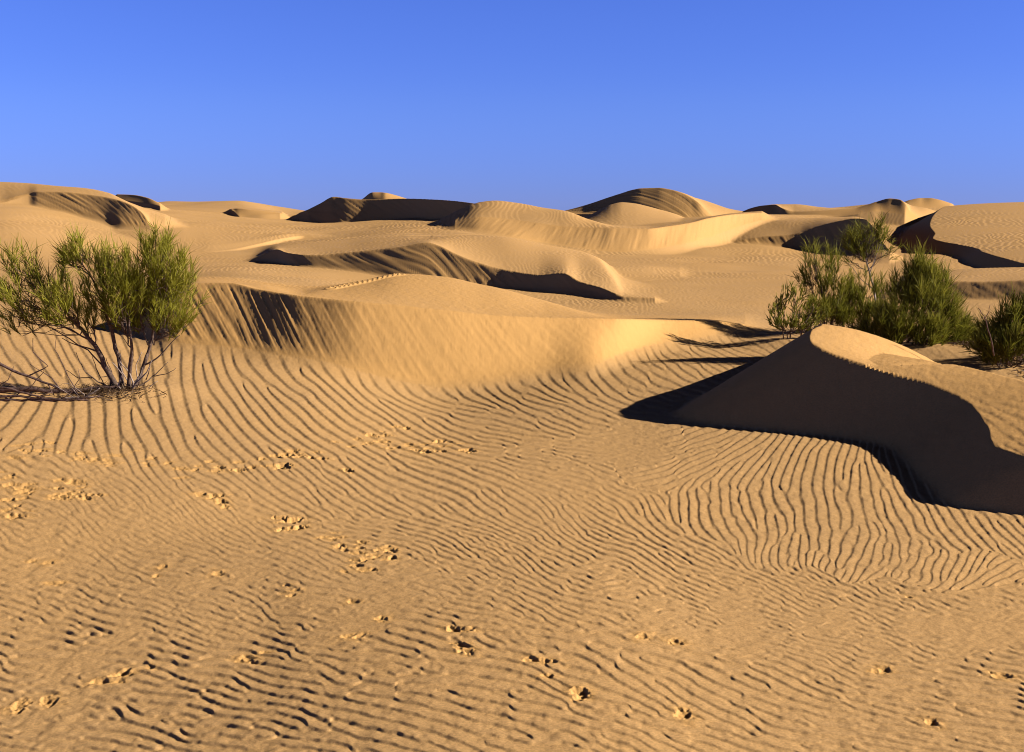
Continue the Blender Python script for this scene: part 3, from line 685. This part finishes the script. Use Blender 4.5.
def shrub(name, label, base_uv, d, stems, leafmat, cat='shrub', group=None):
    mul = 1.55 if group else 1.0
    bx_, by_, _ = P(base_uv[0], base_uv[1], d); gz = ground(bx_, by_)
    root = empty(name, (bx_, by_, gz)); tag(root, label, cat, group)
    for st in stems:
        path = poly(st['path'], d)
        if st.get('grounded', True):
            path[0][2] = ground(path[0][0], path[0][1]) - .04
        mb = MB(); mb.tube(path, st.get('r0', .022), st.get('r1', .008), 7, .12)
        for sb in st.get('side', []):
            mb.tube(poly(sb['path'], d), sb.get('r0', .010), sb.get('r1', .004), 5, .1)
        so = mb.build('stem', st.get('mat', BARK), root, True)
        for tf_ in st.get('tufts', []):
            u, v, ru, rv, dz, n = tf_[:6]; kw = tf_[6] if len(tf_) > 6 else {}
            kw = dict(kw); rt = kw.pop('root', None)
            cc = P(u, v, d+dz); sc = (d+dz)/F
            rootp = P(rt[0], rt[1], d+dz*.5) if rt else path[-1]
            lm, wm = MB(), MB()
            dep = max(min(ru, 45)*.8*sc, .06)
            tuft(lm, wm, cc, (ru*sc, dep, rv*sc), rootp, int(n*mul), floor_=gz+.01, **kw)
            # bough from the stem into the clump
            k_ = min(range(len(path)), key=lambda i: np.linalg.norm(path[i]-rootp))
            wm.tube(wiggle(path[k_], rootp, 3, .03), .009, .006, 5)
            fo = lm.build('foliage', leafmat, so)
            if wm.v: wm.build('twigs', st.get('twig', BARK), so, True)
    return root

# the big broom bush on the left
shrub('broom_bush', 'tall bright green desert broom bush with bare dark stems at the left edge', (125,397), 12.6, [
  dict(path=[(124,398),(112,378),(99,352),(83,330),(70,318)], r0=.038, r1=.012, side=[
        dict(path=[(108,370),(88,350),(62,338)]), dict(path=[(99,352),(78,345),(40,322)]), dict(path=[(90,340),(60,325),(30,305)])],
       tufts=[(22,276,24,30,.1,30,dict(root=(48,318))),(12,305,26,24,-.1,26,dict(root=(60,325))),(48,292,30,30,.2,38,dict(root=(72,322))),(68,308,26,24,-.25,34,dict(root=(78,328))),(35,325,30,14,.0,16,dict(root=(80,335),per=8)),(88,318,14,18,0,14,dict(root=(95,345)))]),
  dict(path=[(122,396),(120,365,.1),(112,330,.1),(104,300,.15),(92,278,.1)], r0=.030, r1=.009,
       tufts=[(76,252,14,16,.2,24,dict(root=(90,275),per=14)),(72,262,12,10,.1,10,dict(root=(90,276),up_=.5)),(101,268,13,24,.0,24,dict(root=(104,300),tb=.75)),(98,292,16,20,-.1,22,dict(root=(108,316)))]),
  dict(path=[(128,397),(130,370,-.1),(131,340,-.15),(128,312,-.1)], r0=.026, r1=.009,
       tufts=[(118,300,20,30,-.2,40,dict(root=(125,335),tb=.42)),(132,285,22,30,-.1,44,dict(root=(129,325))),(122,322,22,16,.1,22,dict(root=(128,345),tb=.3))]),
  dict(path=[(132,397),(141,375,.1),(149,350,.15),(154,325,.1),(157,300,.1)], r0=.028, r1=.009, side=[dict(path=[(145,365),(165,350),(180,335)])],
       tufts=[(152,258,20,24,.1,40,dict(root=(155,300))),(168,272,22,30,-.1,46,dict(root=(158,312))),(150,295,24,28,.2,46,dict(root=(153,330))),(176,298,20,30,.1,46,dict(root=(160,330))),(166,322,24,18,-.1,28,dict(root=(154,345),tb=.35)),(140,315,18,22,.0,24,dict(root=(148,345),tb=.35))]),
  dict(path=[(127,397),(135,384,-.2),(147,372,-.25),(152,360,-.3)], r0=.012, r1=.004, mat=PALE, side=[dict(path=[(132,388),(122,372),(118,358)],r0=.007,r1=.003), dict(path=[(138,380),(136,365),(142,352)],r0=.007,r1=.003)]),
  dict(path=[(128,398),(140,386,.2),(156,374,.3),(168,362,.3)], r0=.011, r1=.003, side=[dict(path=[(146,380),(150,366),(149,352)],r0=.006,r1=.003), dict(path=[(152,376),(166,374),(176,368)],r0=.006,r1=.003)]),
  dict(path=[(122,398),(110,388,.2),(98,382,.3),(84,370,.3),(76,352,.3)], r0=.011, r1=.003, side=[dict(path=[(104,385),(96,368),(92,356)],r0=.006,r1=.003), dict(path=[(92,378),(78,378),(66,370)],r0=.006,r1=.003), dict(path=[(110,388),(112,372),(106,358)],r0=.006,r1=.003)]),
  dict(path=[(130,398),(133,382,-.1),(128,368,-.1),(132,350,-.1)], r0=.010, r1=.003, mat=PALE, side=[dict(path=[(132,384),(140,376),(142,366)],r0=.006,r1=.002), dict(path=[(129,372),(120,362),(121,350)],r0=.006,r1=.002)]),
  dict(path=[(126,398),(118,386,-.2),(122,374,-.25),(112,362,-.3)], r0=.010, r1=.003, mat=PALE, side=[dict(path=[(118,384),(108,376),(100,377)],r0=.006,r1=.003), dict(path=[(130,396),(142,392),(158,381)],r0=.009,r1=.003)]),
 ], LEAF1)

def sticks(name, label, d, base, paths, mat, cat='dead branch', group=None):
    bx_, by_, _ = P(base[0], base[1], d); root = empty(name, (bx_, by_, ground(bx_, by_))); tag(root, label, cat, group)
    for i, (pts, r0, r1) in enumerate(paths):
        mb = MB(); pl = poly(pts, d)
        for p in pl:
            g = ground(p[0], p[1]) + r0*.5
            if p[2] < g: p[2] = g
        mb.tube(pl, r0, r1, 6, .15); mb.build('branch' if i == 0 else 'twig', mat, root, True)
sticks('dead_branch', 'long bare dark branch leaning down to the sand at the left edge', 12.3, (95,398), [
  ([(-25,348),(0,364),(28,376),(60,390),(96,399)], .020, .009), ([(28,376),(48,366),(33,352),(33,338)], .008, .003), ([(60,390),(52,378),(30,364)], .007, .003), ([(48,384),(55,398),(40,408)], .007, .003), ([(78,394),(66,372),(55,350),(56,335)], .006, .002)], DEAD)
sticks('dead_branch', 'thick dark log lying flat on the sand left of the broom bush', 12.5, (60,392), [
  ([(-30,391),(0,390),(45,391),(85,393),(120,390)], .034, .022), ([(20,391),(10,384),(-10,382)], .010, .004)], DEAD)
sticks('dead_branch', 'thin dark fallen branch lying nearest, lowest in the dead wood pile', 12.0, (40,405), [
  ([(-30,404),(10,402),(50,404),(88,406)], .018, .008), ([(40,404),(30,410),(22,415)], .008, .004), ([(62,404),(74,398),(92,397)], .007, .003), ([(15,402),(0,396),(-20,397)], .008, .004), ([(5,410),(26,408),(44,409)],.008,.005), ([(-20,400),(20,396),(60,399),(100,396)],0.016,0.006), ([(-25,408),(4,406),(30,401),(52,392)],0.013,0.005), ([(-10,386),(20,392),(44,398),(70,401)],0.014,0.006), ([(10,398),(30,388),(44,372),(40,360)],.006,.002), ([(56,402),(72,392),(80,378),(78,368)],.006,.002), ([(-15,395),(8,380),(14,366)],.006,.002), ([(30,404),(60,409),(96,405)],0.011,0.005)], DEAD)
sticks('dead_twig_tangle', 'pale grey tangle of dry twigs at the end of the fallen branches', 12.15, (82,402), [
  ([(60,406),(78,402),(94,392),(100,388)], .009, .004), ([(72,388),(80,398),(88,408)], .006, .003), ([(66,398),(84,404),(96,403)], .006, .003), ([(90,408),(84,394),(70,384),(62,383)], .005, .002), ([(78,408),(92,398),(104,396)], .005, .002), ([(54,385),(70,395),(82,408)],.005,.002), ([(96,406),(88,398),(92,386)],.004,.002)], PALE, 'twigs')

mb = MB()
for _ in range(900):
    u = 126 + random.gauss(0, 17) - abs(random.gauss(0, 26)); v = 398 + random.gauss(0, 3.5)
    dd_ = 2.0*F/(v-HV); x, y, _z = P(u, v, dd_); g = ground(x, y)
    d = np.array([random.gauss(0, 1), random.gauss(0, 1), random.gauss(0, .3)]); d /= np.linalg.norm(d)
    mb.strand(np.array([x, y, g+.008+abs(random.gauss(0, .008))]), d, random.uniform(.03, .12), random.uniform(.004, .010), random.random()*.8, np.array([0, 0, .01]))
o = mb.build('leaf_litter', LITTER); o['kind'] = 'stuff'; tag(o, 'dry brown twig litter on the sand around the foot of the broom bush', 'litter')
# shrubs on the right-hand dune
K = dict(leaf_l=.13, w=.006)
shrub('desert_shrub', 'small dark leafy shrub at the left end of the right hand clump', (788,334), 17.0, [
  dict(path=[(784,334),(780,320),(777,305)], r0=.010, r1=.004, tufts=[(777,312,9,14,0,12,dict(per=9,leaf_l=.09,w=.012,root=(780,326))),(786,300,8,14,.1,10,dict(per=9,leaf_l=.09,w=.012,root=(783,322)))]),
  dict(path=[(788,334),(784,329),(778,325)], r0=.008, r1=.003, tufts=[(779,323,11,8,-.1,14,dict(per=9,leaf_l=.08,w=.012,root=(786,332),tb=.3)),(795,325,11,8,-.1,16,dict(per=9,leaf_l=.08,w=.012,root=(789,333),tb=.3)),(808,327,10,8,0,14,dict(per=9,leaf_l=.08,w=.012,root=(792,333),tb=.3))]),
  dict(path=[(790,334),(794,315),(795,298)], r0=.011, r1=.004, tufts=[(796,295,8,12,0,9,dict(per=9,leaf_l=.09,w=.012,root=(794,315))),(800,316,10,12,0,14,dict(per=9,leaf_l=.09,w=.012,root=(793,330)))]),
  dict(path=[(800,334),(808,318),(814,306)], r0=.011, r1=.004, tufts=[(812,312,10,14,.1,14,dict(per=9,leaf_l=.09,w=.012,root=(804,330)))]) ], LEAF2, group='shrubs on the dune at the right')
shrub('desert_shrub', 'airy feathery shrub between the small dark shrub and the pale stemmed one', (826,334), 18.0, [
  dict(path=[(825,332),(823,300),(818,275),(813,262)], r0=.016, r1=.005, tufts=[(814,262,10,17,0,16,dict(per=11,root=(818,285))),(808,280,9,16,.1,12,dict(root=(818,300))),(822,290,12,20,0,18,dict(root=(822,315)))]),
  dict(path=[(830,332),(833,300),(834,275)], r0=.014, r1=.005, tufts=[(832,268,9,20,.1,14,dict(root=(834,292))),(836,298,12,20,-.1,20,dict(root=(832,322)))]),
  dict(path=[(822,332),(816,318),(812,305)], r0=.011, r1=.004, tufts=[(818,313,16,14,-.2,26,dict(root=(822,328),tb=.4)),(836,316,15,14,-.1,32,dict(root=(830,330),tb=.35)),(846,292,11,18,.1,18,dict(root=(836,318)))]) ], LEAF2, group='shrubs on the dune at the right')
shrub('desert_shrub', 'tallest shrub with a pale forked stem and a thin green top', (874,340), 18.3, [
  dict(path=[(874,340),(876,312),(874,290),(869,270),(866,258)], r0=.020, r1=.009, mat=PALE, side=[dict(path=[(870,272),(874,262),(882,240),(884,228)],r0=.008,r1=.003),dict(path=[(874,290),(860,278),(848,262)],r0=.007,r1=.003)],
       tufts=[(864,240,17,14,.1,26,dict(root=(868,262),per=11)),(853,246,12,11,0,12,dict(root=(866,262))),(880,236,7,16,0,12,dict(root=(872,262),up_=1.6,spread=.4)),(888,252,12,10,.1,9,dict(root=(870,268),up_=.4,per=8)),(850,262,9,7,.1,6,dict(root=(866,272),up_=.3,per=7)),(868,254,9,9,0,8,{})]),
  dict(path=[(872,340),(864,322),(857,308)], r0=.012, r1=.005, tufts=[(856,306,15,16,-.2,26,dict(root=(862,326),tb=.35,leaf_l=.10,w=.009)),(846,318,15,14,-.2,34,dict(root=(860,332),tb=.3,leaf_l=.10,w=.009)),(862,292,15,18,-.1,22,dict(root=(864,320),tb=.4)),(880,318,14,14,-.2,26,dict(root=(870,334),tb=.35)),(868,318,14,14,-.3,22,dict(root=(868,334),tb=.3))]),
  dict(path=[(878,340),(886,318),(892,300)], r0=.012, r1=.005, tufts=[(886,296,12,18,.2,16,dict(root=(882,322),tb=.5))]) ], LEAF2, group='shrubs on the dune at the right')
shrub('desert_shrub', 'broad dense green shrub, the widest of those on the right', (905,362), 15.2, [
  dict(path=[(896,350),(900,325),(908,302),(915,285)], r0=.022, r1=.007, tufts=[(916,275,14,22,.1,34,dict(root=(912,305))),(905,292,18,18,.1,34,dict(root=(906,318))),(926,285,15,18,-.1,32,dict(root=(914,312)))]),
  dict(path=[(902,351),(915,332),(928,315),(938,302)], r0=.020, r1=.006, tufts=[(936,290,12,22,.1,30,dict(root=(930,315))),(922,305,20,20,-.2,46,dict(root=(920,330))),(942,308,16,16,0,30,dict(root=(932,325)))]),
  dict(path=[(895,350),(885,335),(880,322)], r0=.014, r1=.005, tufts=[(888,322,16,18,-.2,34,dict(root=(890,342),tb=.4)),(900,332,18,14,-.3,36,dict(root=(900,346),tb=.4))]),
  dict(path=[(898,353),(882,346),(868,341)], r0=.012, r1=.004, tufts=[(870,333,16,11,-.1,26,dict(root=(882,346),tb=.35)),(888,342,15,9,-.3,24,dict(root=(894,351),tb=.3))]),
  dict(path=[(914,355),(945,352),(975,352)], r0=.012, r1=.004, tufts=[(965,350,18,10,-.2,30,dict(root=(945,353),up_=.7,tb=.4)),(925,350,18,9,-.4,26,dict(root=(918,355),tb=.35)),(984,354,14,9,-.2,22,dict(root=(968,354),up_=.7,tb=.35))]),
  dict(path=[(908,352),(930,340),(948,330)], r0=.015, r1=.005, tufts=[(948,326,20,16,0,40,dict(root=(932,342),up_=.8)),(925,333,20,15,-.3,44,dict(root=(915,348),tb=.4)),(962,334,15,13,0,34,dict(root=(945,342),up_=.6)),(975,342,14,10,0,24,dict(root=(950,346),up_=.6)),(945,344,16,9,-.2,24,dict(root=(930,350),tb=.3))]) ], LEAF2, group='shrubs on the dune at the right')
shrub('desert_shrub', 'bright green shrub cut off by the right edge of the picture', (1012,381), 13.6, [
  dict(path=[(1008,370),(1010,345),(1014,325)], r0=.018, r1=.006, tufts=[(1014,322,16,20,0,36,dict(root=(1012,350))),(998,335,17,14,.1,30,dict(root=(1008,356))),(1006,350,20,14,-.2,34,dict(root=(1010,366),tb=.4))]),
  dict(path=[(1016,371),(1030,348),(1038,325)], r0=.018, r1=.006, tufts=[(1034,315,16,24,0,40,dict(root=(1030,350))),(1030,342,18,16,-.2,36,dict(root=(1024,362),tb=.45)),(1052,335,18,20,.1,36,dict(root=(1035,358)))]),
  dict(path=[(1004,371),(992,360),(982,352)], r0=.012, r1=.005, tufts=[(984,346,14,9,0,20,dict(root=(996,364),up_=.6)),(992,358,14,8,-.1,20,dict(root=(1002,368),tb=.3))]) ], LEAF2, group='shrubs on the dune at the right')
sticks('dead_twig', 'single bare forked dead twig standing between the two right hand shrubs', 11.9, (992,350), [
  ([(994,356),(990,335),(985,318),(978,308)], .008, .003), ([(985,318),(989,312),(990,305)], .004, .002)], DEAD, 'dead twig')
# dry litter under the shrubs: nobody could count it
mb = MB()
LIT = [(845,336),(880,345),(905,351),(930,356),(955,363),(985,371),(1010,378),(1040,388)]
for _ in range(4200):
    u = random.uniform(868, 1050); top_ = np.interp(u, [868, 900, 940, 980, 1024, 1050], [341, 350, 360, 371, 383, 390])
    v = top_ + 1 - abs(random.gauss(0, 11))
    if v < 336: continue
    dd_ = 2.0*F/(v-HV)*random.uniform(.97, 1.03)
    x, y, _z = P(u, v, dd_); g = ground(x, y)
    d = np.array([random.gauss(0, 1), random.gauss(0, 1), random.gauss(0, .35)]); d /= np.linalg.norm(d)
    mb.strand(np.array([x, y, g+.012+abs(random.gauss(0, .02))]), d, random.uniform(.03, .11), random.uniform(.006, .016), random.random(), np.array([0, 0, .01]))
o = mb.build('leaf_litter', LITTER); o['kind'] = 'stuff'; tag(o, 'dry brown litter under the shrubs on the right', 'litter')
print('plants', round(time.time()-T0, 1))

# ------------------------------------------------------------------ light, sky, camera
SUN_EL, SUN_AZ = radians(24.3), radians(97)         # azimuth clockwise from the view direction
sc = bpy.context.scene
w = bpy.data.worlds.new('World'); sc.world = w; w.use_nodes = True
nt = w.node_tree; N = nt.nodes.new; L = nt.links.new
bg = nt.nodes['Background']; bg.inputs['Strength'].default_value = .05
sky = N('ShaderNodeTexSky'); sky.sky_type = 'NISHITA'; sky.sun_disc = False
sky.sun_elevation = SUN_EL; sky.sun_rotation = SUN_AZ; sky.altitude = 600; sky.air_density = 1.0; sky.dust_density = .0; sky.ozone_density = 4.0
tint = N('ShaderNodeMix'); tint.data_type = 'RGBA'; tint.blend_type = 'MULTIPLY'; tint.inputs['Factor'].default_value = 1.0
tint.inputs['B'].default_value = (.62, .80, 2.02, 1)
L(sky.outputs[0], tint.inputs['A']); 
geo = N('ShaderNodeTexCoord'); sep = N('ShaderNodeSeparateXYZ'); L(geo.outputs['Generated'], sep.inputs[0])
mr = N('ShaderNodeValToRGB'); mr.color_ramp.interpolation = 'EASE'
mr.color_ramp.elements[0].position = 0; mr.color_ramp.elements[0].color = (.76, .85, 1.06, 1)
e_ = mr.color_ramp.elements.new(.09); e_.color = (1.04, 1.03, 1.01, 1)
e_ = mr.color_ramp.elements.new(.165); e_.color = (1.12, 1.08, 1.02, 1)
e_ = mr.color_ramp.elements[-1]; e_.position = .32; e_.color = (.14, .06, .03, 1)  # unseen sky above the view darkened and reddened to weaken fill in shadows
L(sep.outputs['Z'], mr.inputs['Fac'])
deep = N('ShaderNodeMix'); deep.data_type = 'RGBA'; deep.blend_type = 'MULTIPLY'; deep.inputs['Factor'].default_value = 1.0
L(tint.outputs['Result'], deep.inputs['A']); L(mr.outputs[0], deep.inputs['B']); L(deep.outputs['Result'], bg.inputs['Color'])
sl = bpy.data.lights.new('sun', 'SUN'); sl.energy = 5.0; sl.angle = radians(.5); sl.color = (1.0, .93, .80)
so = bpy.data.objects.new('sun', sl); C.objects.link(so)
import mathutils
sd = mathutils.Vector((cos(SUN_EL)*sin(SUN_AZ), cos(SUN_EL)*cos(SUN_AZ), sin(SUN_EL)))
so.rotation_euler = sd.to_track_quat('Z', 'Y').to_euler(); so.location = sd*50
cd = bpy.data.cameras.new('camera'); cd.sensor_width = 36; cd.lens = F/1024*36; cd.clip_end = 20000; cd.clip_start = .05
co_ = bpy.data.objects.new('camera', cd); C.objects.link(co_)
co_.location = (0, 0, CAMZ); co_.rotation_euler = (pi/2 - TH, 0, 0)
sc.camera = co_
sc.view_settings.view_transform = 'Standard'; sc.view_settings.look = 'None'; sc.view_settings.gamma = 1; sc.view_settings.use_curve_mapping = False
sc.view_settings.exposure = .6
sc.render.engine = 'CYCLES'
sc.cycles.pixel_filter_type = 'BLACKMAN_HARRIS'; sc.cycles.filter_width = 1.05
sc.cycles.sample_clamp_indirect = .030; sc.cycles.max_bounces = 4; sc.cycles.diffuse_bounces = 1; sc.cycles.transmission_bounces = 3
print('done', round(time.time()-T0, 1))
